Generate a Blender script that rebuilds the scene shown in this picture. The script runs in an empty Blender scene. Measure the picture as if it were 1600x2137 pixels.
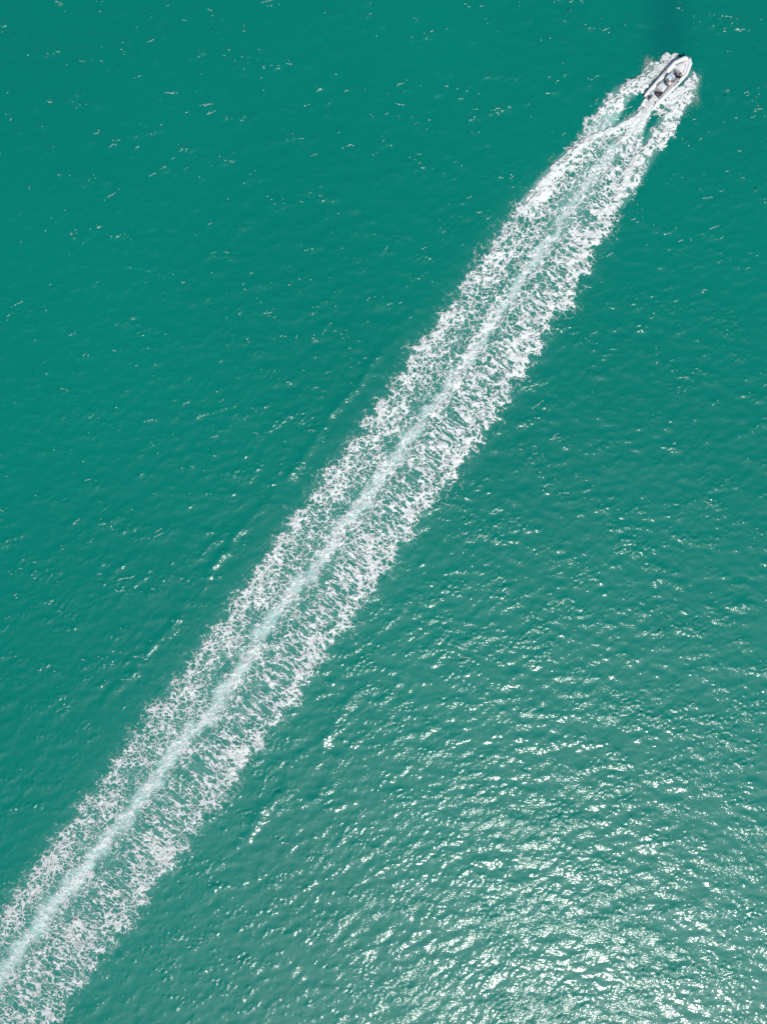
import bpy, bmesh, math, random
import numpy as np
from mathutils import Vector, Matrix, Quaternion

random.seed(7)
R = math.radians
scene = bpy.context.scene
col = scene.collection

# ------------------------------------------------------------------ camera, sky, sun, exposure
CAM_H = 109.3
cam_data = bpy.data.cameras.new("camera")
cam = bpy.data.objects.new("camera", cam_data)
col.objects.link(cam)
cam.location = (0.0, 0.0, CAM_H)
cam.rotation_euler = (0.0, 0.0, 0.0)            # a drone looking straight down
cam_data.sensor_fit = 'HORIZONTAL'
cam_data.angle = 2 * math.atan(53.333 / CAM_H)
cam_data.clip_start = 0.5
cam_data.clip_end = 60000
scene.camera = cam

SUN_EL = R(48.5)
SUN_DIR = Vector((0.32, -0.947, 0.0)).normalized() * math.cos(SUN_EL) + Vector((0, 0, math.sin(SUN_EL)))
world = bpy.data.worlds.new("World")
scene.world = world
world.use_nodes = True
wn = world.node_tree.nodes
wl = world.node_tree.links
wn.clear()
sky = wn.new('ShaderNodeTexSky')
sky.sky_type = 'NISHITA'
sky.sun_disc = False
sky.sun_elevation = SUN_EL
sky.sun_rotation = math.atan2(SUN_DIR.x, SUN_DIR.y)
sky.air_density = 1.0
sky.dust_density = 0.4
sky.ozone_density = 1.0
bg = wn.new('ShaderNodeBackground')
bg.inputs['Strength'].default_value = 0.08
wo = wn.new('ShaderNodeOutputWorld')
wl.new(sky.outputs[0], bg.inputs[0])
wl.new(bg.outputs[0], wo.inputs[0])

sun_data = bpy.data.lights.new("sun", 'SUN')
sun_data.energy = 4.1
sun_data.angle = R(0.55)
sun_data.color = (1.0, 0.95, 0.885)
sun = bpy.data.objects.new("sun", sun_data)
col.objects.link(sun)
sun.rotation_euler = (-SUN_DIR).to_track_quat('-Z', 'Y').to_euler()
sun.location = (0, 0, 60)

scene.view_settings.view_transform = 'Standard'
scene.view_settings.look = 'None'
scene.view_settings.exposure = 0.0
scene.view_settings.gamma = 1.0
scene.view_settings.use_curve_mapping = False
scene.render.engine = 'CYCLES'
scene.cycles.use_denoising = False
scene.cycles.max_bounces = 6
scene.cycles.transparent_max_bounces = 12
scene.cycles.sample_clamp_indirect = 4.0


# ------------------------------------------------------------------ numpy noise
def _hash(ix, iy, seed):
    h = (ix.astype(np.int64) * 374761393 + iy.astype(np.int64) * 668265263 + seed * 1442695041) & 0xFFFFFFFF
    h = ((h ^ (h >> 13)) * 1274126177) & 0xFFFFFFFF
    h = ((h ^ (h >> 16)) * 2246822519) & 0xFFFFFFFF
    return ((h ^ (h >> 15)) & 0xFFFFFF).astype(np.float32) / float(0x1000000)


def vnoise(x, y, seed=0):
    ix = np.floor(x); iy = np.floor(y)
    fx = (x - ix).astype(np.float32); fy = (y - iy).astype(np.float32)
    ix = ix.astype(np.int64); iy = iy.astype(np.int64)
    ux = fx * fx * fx * (fx * (fx * 6 - 15) + 10)
    uy = fy * fy * fy * (fy * (fy * 6 - 15) + 10)
    a = _hash(ix, iy, seed); b = _hash(ix + 1, iy, seed)
    c = _hash(ix, iy + 1, seed); d = _hash(ix + 1, iy + 1, seed)
    return (a + (b - a) * ux) * (1 - uy) + (c + (d - c) * ux) * uy


def fbm(x, y, seed=0, octv=4, gain=0.5):
    t = 0; amp = 1.0; tot = 0
    for o in range(octv):
        t = t + amp * vnoise(x * 2 ** o + 17.3 * o, y * 2 ** o - 9.1 * o, seed + o)
        tot += amp; amp *= gain
    return t / tot


def worley(x, y, seed=0):
    ix = np.floor(x).astype(np.int64); iy = np.floor(y).astype(np.int64)
    f1 = np.full(x.shape, 9.0, np.float32); f2 = f1.copy()
    for dx in (-1, 0, 1):
        for dy in (-1, 0, 1):
            cx = ix + dx; cy = iy + dy
            px = cx + _hash(cx, cy, seed); py = cy + _hash(cx, cy, seed + 91)
            d = np.sqrt((px - x) ** 2 + (py - y) ** 2).astype(np.float32)
            lt = d < f1
            f2 = np.where(lt, f1, np.minimum(f2, d))
            f1 = np.where(lt, d, f1)
    return f1, f2


def sstep(a, b, x):
    t = np.clip((x - a) / (b - a), 0, 1)
    return t * t * (3 - 2 * t)


# ------------------------------------------------------------------ wake geometry (metres)
W0 = np.array([40.0, 60.233]); WD = np.array([-0.59829, -0.80128]); WN = np.array([0.80128, -0.59829])
CEN = [(-20, -0.2), (3.9, -0.2), (7.9, 0.0), (15.9, -0.6), (29.7, -0.3), (45.3, 0.5), (64.1, 0.6), (79.5, 0.9), (95, 0.8), (110, 0.9), (125.7, 1.1), (139.9, 0.4), (150.3, -0.1), (190, -1.0)]
LFT = [(-20, -0.2), (4.0, -0.2), (6.4, -0.4), (9.7, -1.9), (13.6, -3.9), (17.6, -5.0), (22.8, -5.3), (28.6, -5.9), (35.9, -5.5), (48.5, -5.3), (64.3, -5.1), (82.1, -5.0), (96.8, -4.6), (114.4, -4.6), (126.8, -4.4), (142.4, -4.8), (160.5, -4.9), (190, -5.0)]
RGT = [(-20, -0.2), (4.0, -0.2), (7.3, 0.2), (9.4, 1.2), (12.1, 2.6), (15.0, 3.9), (19.5, 4.4), (22.7, 5.2), (28.8, 6.1), (34.1, 6.6), (46.7, 7.6), (56.8, 8.1), (69.2, 8.3), (82.1, 8.8), (97.6, 9.1), (114.0, 9.0), (131.2, 9.3), (147.2, 9.3), (164.2, 9.6), (190, 9.8)]


def curve(tab, s):
    a = np.array(tab, dtype=np.float64)
    return np.interp(s, a[:, 0], a[:, 1])


def to_sn(x, y):
    dx = x - W0[0]; dy = y - W0[1]
    return dx * WD[0] + dy * WD[1], dx * WN[0] + dy * WN[1]


def saw(s, rise):
    f = s - np.floor(s)
    return np.where(f < rise, f / rise, (1 - f) / (1 - rise))


def edges_sn(s):
    """stepped, toothed outlines of the wake on both sides"""
    grow = sstep(14, 30, s)
    wl_ = s / 4.4 + 2.4 * (vnoise(s / 9.0, s * 0 + 3.3, 5) - 0.5) + 0.5 * (vnoise(s / 3.0, s * 0 + 8.3, 6) - 0.5)
    wr_ = s / 4.7 + 2.4 * (vnoise(s / 10.0, s * 0 + 1.3, 7) - 0.5) + 0.5 * (vnoise(s / 3.0, s * 0 + 2.3, 8) - 0.5)
    ampl = 1.7 * vnoise(s / 5.0, s * 0 + 5.5, 9) ** 1.3
    ampr = 0.2 + 2.2 * vnoise(s / 5.0, s * 0 + 6.5, 10) ** 1.3
    fine_l = saw(s / 1.5 + 2.0 * vnoise(s / 2.2, s * 0 + 4.4, 15), 0.36) * vnoise(s / 2.5, s * 0 + 9.4, 16)
    fine_r = saw(s / 1.6 + 2.0 * vnoise(s / 2.2, s * 0 + 6.4, 17), 0.64) * vnoise(s / 2.5, s * 0 + 7.4, 18)
    nl = curve(LFT, s) - grow * (ampl * (saw(wl_, 0.36) - 0.5) * 1.1 + 0.7 * fine_l)
    nr = curve(RGT, s) + grow * (ampr * (saw(wr_, 0.64) - 0.5) * 1.1 + 0.8 * fine_r)
    mid = curve(CEN, s) + sstep(10, 30, s) * (1.0 * (vnoise(s / 5.5, s * 0 + 2.1, 13) - 0.5) + 0.5 * (vnoise(s / 1.9, s * 0 + 7.7, 14) - 0.5))
    return nl, mid, nr


def poly_field(x, y, pts):
    """density of a band along a polyline: pts = (x, y, half width, density)"""
    best = np.zeros(x.shape); 
    for (x0, y0, w0, d0), (x1, y1, w1, d1) in zip(pts[:-1], pts[1:]):
        ex, ey = x1 - x0, y1 - y0
        t = np.clip(((x - x0) * ex + (y - y0) * ey) / (ex * ex + ey * ey), 0, 1)
        d = np.hypot(x - x0 - t * ex, y - y0 - t * ey)
        w = w0 + (w1 - w0) * t; dn = d0 + (d1 - d0) * t
        best = np.maximum(best, dn * np.clip(1.25 - (d / w) ** 2, 0, 1))
    return best


def P(px, py, w, d=1.0):     # survey of the photograph, 15 px to the metre on the water
    return ((px - 800) / 15.0, (1068.5 - py) / 15.0, w / 15.0, d)


BANDS = [
    # bow wave on the port side, thrown out and falling back
    [P(1412, 121, 6, 1.), P(1402, 125, 9, 1.1), P(1388, 132, 14, 1.2), P(1372, 155, 12, .95), P(1358, 176, 10, .8), P(1352, 188, 6, .6)],
    [P(1362, 150, 10, .75), P(1345, 170, 13, .95), P(1318, 184, 16, 1.), P(1296, 198, 19, .95), P(1278, 220, 20, .9), P(1262, 246, 22, .66), P(1240, 270, 20, .6), P(1215, 297, 14, .6), P(1188, 322, 9, .6)],  # foam thinned aft so the painted blue shade shows through
    # starboard bow wave
    [P(1440, 148, 5, .7), P(1444, 165, 10, 1.), P(1436, 188, 17, 1.), P(1416, 214, 17, 1.), P(1402, 238, 18, .95), P(1386, 266, 19, .9), P(1366, 292, 19, .9), P(1350, 318, 18, .9), P(1334, 348, 18, .9), P(1316, 380, 17, .85), P(1290, 420, 16, .8)],
    [P(1436, 155, 7, 1.), P(1422, 176, 12, 1.2), P(1400, 201, 13, 1.2), P(1384, 219, 10, 1.), P(1370, 236, 5, .7)],
    # propeller jet
    [P(1360, 208, 9, 1.), P(1350, 226, 11, 1.), P(1338, 242, 12, 1.), P(1328, 258, 11, 1.), P(1310, 276, 9, .8), P(1280, 300, 7, .6)],
    # wash peeling off both tube ends and closing in behind the motor
    [P(1349, 198, 3, .9), P(1341, 216, 4, .9), P(1336, 234, 6, 1.), P(1330, 250, 7, 1.)],
    [P(1380, 212, 4, .9), P(1366, 224, 6, 1.), P(1350, 238, 8, 1.), P(1336, 252, 8, 1.)],
    # the two arms of the stern wave
    [P(1362, 212, 6, 1.), P(1342, 236, 7, 1.), P(1310, 254, 6, 1.), P(1270, 274, 6, 1.), P(1230, 294, 7, 1.), P(1195, 318, 9, .95), P(1165, 345, 9, .9), P(1135, 380, 10, .9), P(1100, 425, 11, .8)],
    [P(1362, 214, 6, 1.), P(1340, 246, 8, 1.), P(1335, 275, 6, .95), P(1331, 305, 5, .9), P(1322, 332, 6, .85), P(1308, 358, 9, .8), P(1296, 385, 10, .75)],
]

# ------------------------------------------------------------------ the sea surface (heights on a fine grid)
DX = 0.18
X = np.arange(-60.0, 60.0 + 1e-6, DX)
Y = np.arange(-78.0, 78.0 + 1e-6, DX)
NX, NY = len(X), len(Y)
rng = np.random.default_rng(11)


def ocean(nx, ny, lp, slope, wdir, spread, kcut, seed, power=4.0):
    """one sea state: spectrum peaking at wavelength lp, heading wdir, scaled to an r.m.s. slope"""
    g = np.random.default_rng(seed)
    mx, my = int(nx * 1.15), int(ny * 1.15)
    kx = np.fft.fftfreq(mx, DX) * 2 * np.pi
    ky = np.fft.fftfreq(my, DX) * 2 * np.pi
    KX, KY = np.meshgrid(kx, ky)
    K = np.hypot(KX, KY); K[0, 0] = 1e9
    kp = 2 * np.pi / lp
    c = np.abs((KX * wdir[0] + KY * wdir[1]) / K)
    S = K ** (-power) * np.exp(-1.25 * (kp / K) ** 2) * (c ** spread + 0.05) * np.exp(-(K / kcut) ** 4)
    ph = g.normal(size=K.shape) + 1j * g.normal(size=K.shape)
    h = np.fft.ifft2(np.sqrt(S) * ph).real
    gy, gx = np.gradient(h, DX)
    h = h * (slope / np.sqrt((gx ** 2 + gy ** 2).mean()))
    return h[:ny, :nx]


XX, YY = np.meshgrid(X, Y)
H = ocean(NX, NY, 3.2, 0.10, (-0.17, 0.985), 3.0, 6.5, 3, 3.6)
H += ocean(NX, NY, 9.0, 0.035, (0.35, 0.94), 2.0, 3.0, 4)
chop = ocean(NX, NY, 0.75, 0.17, (-0.30, 0.95), 0.7, 16.0, 5, 2.9)
# the small chop rides on the crests of the longer waves and comes in patches
crest = np.clip(0.62 + H / (1.6 * H.std()), 0.15, 2.6)
patch = 0.25 + 1.5 * fbm(XX / 9.0, YY / 6.0, 40, 3)
# short steep bursts where gusts catch a crest
burst = 0.75 + 7.0 * np.clip(fbm(XX / 2.6 + 0.4 * YY / 2.6, YY / 1.1, 41, 3) - 0.56, 0, 0.3)
H = H + 0.16 * np.maximum(H, 0) ** 2 / H.std() + chop * np.minimum(crest * patch * burst, 2.3)

S_, N_ = to_sn(XX, YY)
nl, nc, nr = edges_sn(S_)
inside = sstep(-0.6, 0.6, N_ - nl) * sstep(-0.6, 0.6, nr - N_) * sstep(4, 12, S_)
calm = np.exp(-((N_ - (nl - 2.0)) / 2.6) ** 2) * sstep(25, 40, S_)
H = H * (1 - 0.45 * inside) * (1 - 0.3 * calm)
# diverging bow-wave crests outside the foam, breaking wave at its edges, churned middle
ridge_l = curve(LFT, S_) - 3.9 - 0.03 * (S_ - 40)
wob = 1.5 * (fbm(S_ / 4.0, S_ * 0 + 2, 50, 3) - 0.5)
H += 0.27 * np.clip(3.2 * fbm(S_ / 3.0, N_ / 3.0, 52, 2) - 0.9, 0, 1.2) * sstep(35, 60, S_) * (1 - sstep(95, 130, S_)) * np.exp(-((N_ - ridge_l - wob) / 0.65) ** 2) * (0.5 + fbm(XX / 1.2, YY / 1.2, 51, 2))
H += 0.05 * sstep(30, 50, S_) * (1 - sstep(110, 150, S_)) * np.exp(-((N_ - ridge_l + 4.5 - wob) / 1.1) ** 2)
H += 0.18 * np.clip(3.2 * fbm(S_ / 3.0, N_ / 3.0, 53, 2) - 0.9, 0, 1.2) * sstep(85, 100, S_) * (1 - sstep(120, 138, S_)) * np.exp(-((N_ - 16.0 - wob) / 0.8) ** 2)
H += 0.20 * sstep(16, 30, S_) * np.exp(-np.clip(S_ - 14, 0, None) / 55.0) * (np.exp(-((N_ - nl - 0.8) / 0.8) ** 2) + np.exp(-((N_ - nr + 0.8) / 0.9) ** 2))
H += inside * (0.30 * (fbm(XX / 1.3, YY / 1.3, 60, 3) - 0.5) + 0.10 * (fbm(S_ / 0.5, N_ / 1.4, 61, 2) - 0.5))
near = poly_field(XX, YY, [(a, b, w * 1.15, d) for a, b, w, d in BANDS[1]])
near2 = poly_field(XX, YY, [(a, b, w * 1.15, d) for a, b, w, d in BANDS[2]])
arm = np.maximum(*[poly_field(XX, YY, [(a, b, w * 1.6, d) for a, b, w, d in BANDS[i]]) for i in (7, 8)])
lump = fbm(XX / 1.0, YY / 1.0, 70, 3)
H += near * (0.05 + 0.45 * lump) * 0.6 + near2 * (0.05 + 0.45 * lump) * 0.6 + arm * (0.05 + 0.14 * lump)
# trough under the hull
bc = np.array([39.9, 60.3]); bh = np.array([0.688, 0.7257])
bx = (XX - bc[0]) * bh[0] + (YY - bc[1]) * bh[1]; by = -(XX - bc[0]) * bh[1] + (YY - bc[1]) * bh[0]
under = np.clip(1.3 - (np.abs(bx) / 4.2) ** 4 - (np.abs(by) / 1.35) ** 4, 0, 1)
H = H * (1 - under) - 0.12 * under
# die out to the flat outer sheet
fade = sstep(0, 4, 60 - np.abs(XX)) * sstep(0, 4, 78 - np.abs(YY))
H = (H * fade).astype(np.float32)


def height(x, y):
    fx = np.clip((x - X[0]) / DX, 0, NX - 1.001); fy = np.clip((y - Y[0]) / DX, 0, NY - 1.001)
    ix = fx.astype(np.int64); iy = fy.astype(np.int64)
    tx = fx - ix; ty = fy - iy
    return (H[iy, ix] * (1 - tx) + H[iy, ix + 1] * tx) * (1 - ty) + (H[iy + 1, ix] * (1 - tx) + H[iy + 1, ix + 1] * tx) * ty


# bubbles driven under by the propeller and the breaking crests: paler water; one patch is painted shade
streak = np.exp(-(np.abs(N_ - nc + 0.8 * (fbm(S_ / 2.2, S_ * 0 + 4, 80, 2) - 0.5) + 1.5 * (fbm(S_ / 1.0, N_ / 1.0, 84, 3) - 0.5)) / (0.42 + 0.0042 * S_)) ** 2.6) * sstep(5, 12, S_)
streak *= 0.50 + 0.75 * fbm(S_ / 1.3, N_ / 0.9, 81, 3)
aer_shade = np.clip(streak, 0, 1) * 0.85 + 0.18 * inside * fbm(XX / 2.0, YY / 2.0, 82, 3)
milk = np.exp(-np.clip(np.maximum(nl - N_, N_ - nr), 0, None) / 1.1) * sstep(14, 30, S_)
aer_shade = np.maximum(aer_shade, 0.10 * milk * fbm(XX / 1.5, YY / 1.0, 83, 3) * 1.6)
aer_shade = np.maximum(aer_shade, 0.25 * np.maximum(near, near2))
aer_shade = np.maximum(aer_shade, 0.62 * poly_field(XX, YY, [P(1306, 206, 8, .5), P(1280, 236, 16, 1.), P(1258, 262, 20, 1.), P(1232, 284, 16, 1.), P(1208, 302, 9, .6)]))  # blue shade on the port bow-wave foam, put into the water colour
aer_shade = np.maximum(aer_shade, 0.4 * arm)
mid = sstep(8, 12, S_) * (1 - sstep(22, 34, S_)) * inside * np.exp(-(np.abs(N_ - nc) / (0.6 + 0.09 * (S_ - 6).clip(0))) ** 2)
aer_shade = np.clip(np.maximum(aer_shade, 0.35 * mid), 0, 1)


# ------------------------------------------------------------------ materials
def new_mat(name):
    m = bpy.data.materials.new(name)
    m.use_nodes = True
    nt = m.node_tree
    nt.nodes.clear()
    return m, nt.nodes, nt.links


def simple(name, color, rough=0.5, metallic=0.0, noise=0.06, nscale=14.0, spec=0.5):
    """plain paint, gel coat, cloth or rubber with a little uneven wear"""
    m, n, l = new_mat(name)
    o = n.new('ShaderNodeOutputMaterial'); b = n.new('ShaderNodeBsdfPrincipled')
    tc = n.new('ShaderNodeTexCoord'); nz = n.new('ShaderNodeTexNoise')
    nz.inputs['Scale'].default_value = nscale; nz.inputs['Detail'].default_value = 4
    l.new(tc.outputs['Object'], nz.inputs['Vector'])
    mx = n.new('ShaderNodeMix'); mx.data_type = 'RGBA'
    mx.inputs[6].default_value = tuple(c * (1 - noise * 2) for c in color) + (1,)
    mx.inputs[7].default_value = tuple(min(1, c * (1 + noise)) for c in color) + (1,)
    l.new(nz.outputs['Fac'], mx.inputs[0])
    l.new(mx.outputs[2], b.inputs['Base Color'])
    b.inputs['Roughness'].default_value = rough
    b.inputs['Metallic'].default_value = metallic
    b.inputs['Specular IOR Level'].default_value = spec
    bp = n.new('ShaderNodeBump'); bp.inputs['Strength'].default_value = 0.15; bp.inputs['Distance'].default_value = 0.01
    l.new(nz.outputs['Fac'], bp.inputs['Height']); l.new(bp.outputs[0], b.inputs['Normal'])
    l.new(b.outputs[0], o.inputs[0])
    return m


def water_material():
    m, n, l = new_mat("sea_water")
    o = n.new('ShaderNodeOutputMaterial')
    tc = n.new('ShaderNodeTexCoord')
    # body colour: turbid green water, with slow drifts of sediment and a darker patch ahead of the boat
    big = n.new('ShaderNodeTexNoise'); big.inputs['Scale'].default_value = 0.022; big.inputs['Detail'].default_value = 3
    l.new(tc.outputs['Object'], big.inputs['Vector'])
    body = n.new('ShaderNodeMix'); body.data_type = 'RGBA'
    body.inputs[6].default_value = (0.0, 0.165, 0.128, 1)
    body.inputs[7].default_value = (0.0, 0.216, 0.165, 1)
    l.new(big.outputs['Fac'], body.inputs[0])
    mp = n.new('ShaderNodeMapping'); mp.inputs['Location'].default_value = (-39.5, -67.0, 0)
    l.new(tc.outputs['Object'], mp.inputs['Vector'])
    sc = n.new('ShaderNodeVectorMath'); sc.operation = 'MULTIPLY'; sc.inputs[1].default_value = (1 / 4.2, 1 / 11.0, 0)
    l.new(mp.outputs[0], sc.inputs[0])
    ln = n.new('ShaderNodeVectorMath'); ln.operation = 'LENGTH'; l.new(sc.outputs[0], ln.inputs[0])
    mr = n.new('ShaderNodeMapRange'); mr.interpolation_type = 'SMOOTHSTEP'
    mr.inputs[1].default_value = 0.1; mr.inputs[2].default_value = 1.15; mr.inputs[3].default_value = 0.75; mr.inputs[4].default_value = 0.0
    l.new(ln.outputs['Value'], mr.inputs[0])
    dark_patch = n.new('ShaderNodeMix'); dark_patch.data_type = 'RGBA'
    dark_patch.inputs[7].default_value = (0.0, 0.135, 0.125, 1)
    l.new(mr.outputs[0], dark_patch.inputs[0]); l.new(body.outputs[2], dark_patch.inputs[6])
    at = n.new('ShaderNodeAttribute'); at.attribute_name = "aeration_shade"
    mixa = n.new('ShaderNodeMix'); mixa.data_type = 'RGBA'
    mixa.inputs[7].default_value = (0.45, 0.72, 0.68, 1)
    l.new(at.outputs['Fac'], mixa.inputs[0]); l.new(dark_patch.outputs[2], mixa.inputs[6])
    dif = n.new('ShaderNodeBsdfDiffuse'); l.new(mixa.outputs[2], dif.inputs['Color'])
    # light scattered back from inside turbid water hardly follows the slope of the surface
    ge = n.new('ShaderNodeNewGeometry')
    fl = n.new('ShaderNodeVectorMath'); fl.operation = 'MULTIPLY_ADD'
    fl.inputs[1].default_value = (0.18, 0.18, 0.18); fl.inputs[2].default_value = (0, 0, 0.82)
    l.new(ge.outputs['Normal'], fl.inputs[0])
    nm = n.new('ShaderNodeVectorMath'); nm.operation = 'NORMALIZE'; l.new(fl.outputs[0], nm.inputs[0])
    l.new(nm.outputs[0], dif.inputs['Normal'])
    # ripples too fine for the mesh
    mp2 = n.new('ShaderNodeMapping'); mp2.inputs['Rotation'].default_value = (0, 0, R(12)); mp2.inputs['Scale'].default_value = (0.6, 1.0, 1.0)
    l.new(tc.outputs['Object'], mp2.inputs['Vector'])
    n1 = n.new('ShaderNodeTexNoise'); n1.inputs['Scale'].default_value = 3.4; n1.inputs['Detail'].default_value = 2.5; n1.inputs['Roughness'].default_value = 0.55
    l.new(mp2.outputs[0], n1.inputs['Vector'])
    gust = n.new('ShaderNodeTexNoise'); gust.inputs['Scale'].default_value = 0.16; gust.inputs['Detail'].default_value = 3
    l.new(mp2.outputs[0], gust.inputs['Vector'])
    gm = n.new('ShaderNodeMapRange'); gm.inputs[1].default_value = 0.35; gm.inputs[2].default_value = 0.65; gm.inputs[3].default_value = 0.35; gm.inputs[4].default_value = 1.0
    l.new(gust.outputs['Fac'], gm.inputs[0])
    bp = n.new('ShaderNodeBump'); bp.inputs['Distance'].default_value = 0.09
    l.new(gm.outputs[0], bp.inputs['Strength']); l.new(n1.outputs['Fac'], bp.inputs['Height'])
    g1 = n.new('ShaderNodeBsdfGlossy'); g1.inputs['Roughness'].default_value = 0.145
    g2 = n.new('ShaderNodeBsdfGlossy'); g2.inputs['Roughness'].default_value = 0.50; g2.distribution = 'BECKMANN'
    # sharp glints from the rippled surface; a broad even sheen from capillary ripples too small to see
    l.new(bp.outputs[0], g1.inputs['Normal'])
    fl2 = n.new('ShaderNodeVectorMath'); fl2.operation = 'MULTIPLY_ADD'
    fl2.inputs[1].default_value = (0.55, 0.55, 0.55); fl2.inputs[2].default_value = (0, 0, 0.45)
    l.new(ge.outputs['Normal'], fl2.inputs[0])
    nm2 = n.new('ShaderNodeVectorMath'); nm2.operation = 'NORMALIZE'; l.new(fl2.outputs[0], nm2.inputs[0])
    l.new(nm2.outputs[0], g2.inputs['Normal'])
    gm2 = n.new('ShaderNodeMixShader'); gm2.inputs[0].default_value = 0.54
    l.new(g1.outputs[0], gm2.inputs[1]); l.new(g2.outputs[0], gm2.inputs[2])
    fr = n.new('ShaderNodeFresnel'); fr.inputs['IOR'].default_value = 1.50
    l.new(bp.outputs[0], fr.inputs['Normal'])
    ms = n.new('ShaderNodeMixShader')
    l.new(fr.outputs[0], ms.inputs[0]); l.new(dif.outputs[0], ms.inputs[1]); l.new(gm2.outputs[0], ms.inputs[2])
    l.new(ms.outputs[0], o.inputs[0])
    return m


def foam_material():
    m, n, l = new_mat("sea_foam")
    o = n.new('ShaderNodeOutputMaterial'); b = n.new('ShaderNodeBsdfPrincipled')
    b.inputs['Base Color'].default_value = (0.755, 0.80, 0.785, 1)
    b.inputs['Roughness'].default_value = 0.55
    b.inputs['Specular IOR Level'].default_value = 0.3
    at = n.new('ShaderNodeAttribute'); at.attribute_name = "foam"
    l.new(at.outputs['Fac'], b.inputs['Alpha'])
    tc = n.new('ShaderNodeTexCoord'); nz = n.new('ShaderNodeTexNoise')
    nz.inputs['Scale'].default_value = 4.0; nz.inputs['Detail'].default_value = 4; nz.inputs['Roughness'].default_value = 0.65
    l.new(tc.outputs['Object'], nz.inputs['Vector'])
    bp = n.new('ShaderNodeBump'); bp.inputs['Strength'].default_value = 0.5; bp.inputs['Distance'].default_value = 0.06
    l.new(nz.outputs['Fac'], bp.inputs['Height']); l.new(bp.outputs[0], b.inputs['Normal'])
    l.new(b.outputs[0], o.inputs[0])
    return m


M_WATER = water_material()
M_FOAM = foam_material()


def grid_mesh(name, co, quads, attrs=None, smooth=True):
    me = bpy.data.meshes.new(name)
    nv, nf = len(co), len(quads)
    me.vertices.add(nv); me.vertices.foreach_set("co", np.ascontiguousarray(co, dtype=np.float32).ravel())
    me.loops.add(nf * 4); me.loops.foreach_set("vertex_index", np.ascontiguousarray(quads, dtype=np.int32).ravel())
    me.polygons.add(nf)
    me.polygons.foreach_set("loop_start", np.arange(0, nf * 4, 4, dtype=np.int32))
    if smooth:
        me.polygons.foreach_set("use_smooth", np.ones(nf, dtype=bool))
    me.update(calc_edges=True)
    for k, v in (attrs or {}).items():
        a = me.attributes.new(k, 'FLOAT', 'POINT')
        a.data.foreach_set("value", np.ascontiguousarray(v, dtype=np.float32).ravel())
    return me


def link(name, me, mat=None, parent=None):
    o = bpy.data.objects.new(name, me)
    col.objects.link(o)
    if mat is not None:
        me.materials.append(mat)
    if parent is not None:
        o.parent = parent
    return o


def tag(o, label=None, category=None, group=None, kind=None):
    for k, v in (("label", label), ("category", category), ("group", group), ("kind", kind)):
        if v:
            o[k] = v
    return o


# ------------------------------------------------------------------ sea: fine inside, out to the horizon
out = np.array([70.0, 110, 220, 600, 2000, 7000, 25000])
Xa = np.concatenate([-out[::-1], X, out]); Ya = np.concatenate([-out[::-1] - 10, Y, out + 10])
k = len(out)
HH = np.zeros((len(Ya), len(Xa)), np.float32); HH[k:k + NY, k:k + NX] = H
AA = np.zeros_like(HH); AA[k:k + NY, k:k + NX] = aer_shade
gx, gy = np.meshgrid(Xa, Ya)
co = np.stack([gx, gy, HH], -1).reshape(-1, 3)
idx = np.arange(len(Ya) * len(Xa)).reshape(len(Ya), len(Xa))
quads = np.stack([idx[:-1, :-1], idx[:-1, 1:], idx[1:, 1:], idx[1:, :-1]], -1).reshape(-1, 4)
sea = link("sea", grid_mesh("sea", co, quads, {"aeration_shade": AA}), M_WATER)
tag(sea, "choppy green sea glittering towards the sun", kind="structure")

# ------------------------------------------------------------------ wake foam
DS, DN = 0.064, 0.064
ss = np.arange(-6.5, 166.0, DS); nn = np.arange(-11.5, 13.0, DN)
SS, NNg = np.meshgrid(ss, nn, indexing='ij')
FX = W0[0] + SS * WD[0] + NNg * WN[0]; FY = W0[1] + SS * WD[1] + NNg * WN[1]
vis = (np.abs(FX) < 57) & (np.abs(FY) < 75)
nl, nc, nr = edges_sn(SS)
# ragged small-scale edge
rag = 0.7 * (fbm(FX / 0.7, FY / 0.4, 20, 3) - 0.5) + 1.6 * (fbm(FX / 2.0, FY / 1.1, 23, 3) - 0.5)
a_l = (nc - NNg) / np.maximum(nc - nl, 0.05); a_r = (NNg - nc) / np.maximum(nr - nc, 0.05)
dl = NNg - nl + rag; dr = nr - NNg + rag            # metres inside the left / right outline
left = NNg < nc
edge_d = np.where(left, dl, dr)
ins = sstep(5, 9, SS)
fray = 0.80 * sstep(-0.7, 0.35, edge_d) + 0.20 * sstep(-2.2, 0.2, edge_d)
u = np.where(left, a_l, a_r)
# coverage: dense crests at both rims, lace between, thin beside the centre streak
rim = np.where(left, np.exp(-(np.clip(dl, 0, None) / 1.5) ** 1.3), np.exp(-(np.clip(dr, 0, None) / 2.3) ** 1.3))
cl = fbm(SS / 3.2, NNg / 2.4, 25, 3)
cov = np.where(left, 0.43, 0.43) + np.where(left, 0.26, 0.25) * rim + 0.64 * (cl - 0.5)
cov = cov - 0.12 * np.exp(-((u - 0.25) / 0.16) ** 2) + 0.10 * np.exp(-((NNg - nc) / 0.9) ** 2)
cov += 0.06 * (1 - sstep(40, 90, SS))
# crests that run in from the teeth, nearly square to the sun
tooth = saw((SS * 0.80 - NNg * 0.60) / 3.3 + 1.3 * (fbm(SS / 8, NNg / 8, 27, 2) - 0.5), 0.5)
cov += np.where(left, 0.16, 0.12) * (tooth - 0.5) * sstep(0.15, 0.6, u)
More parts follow.
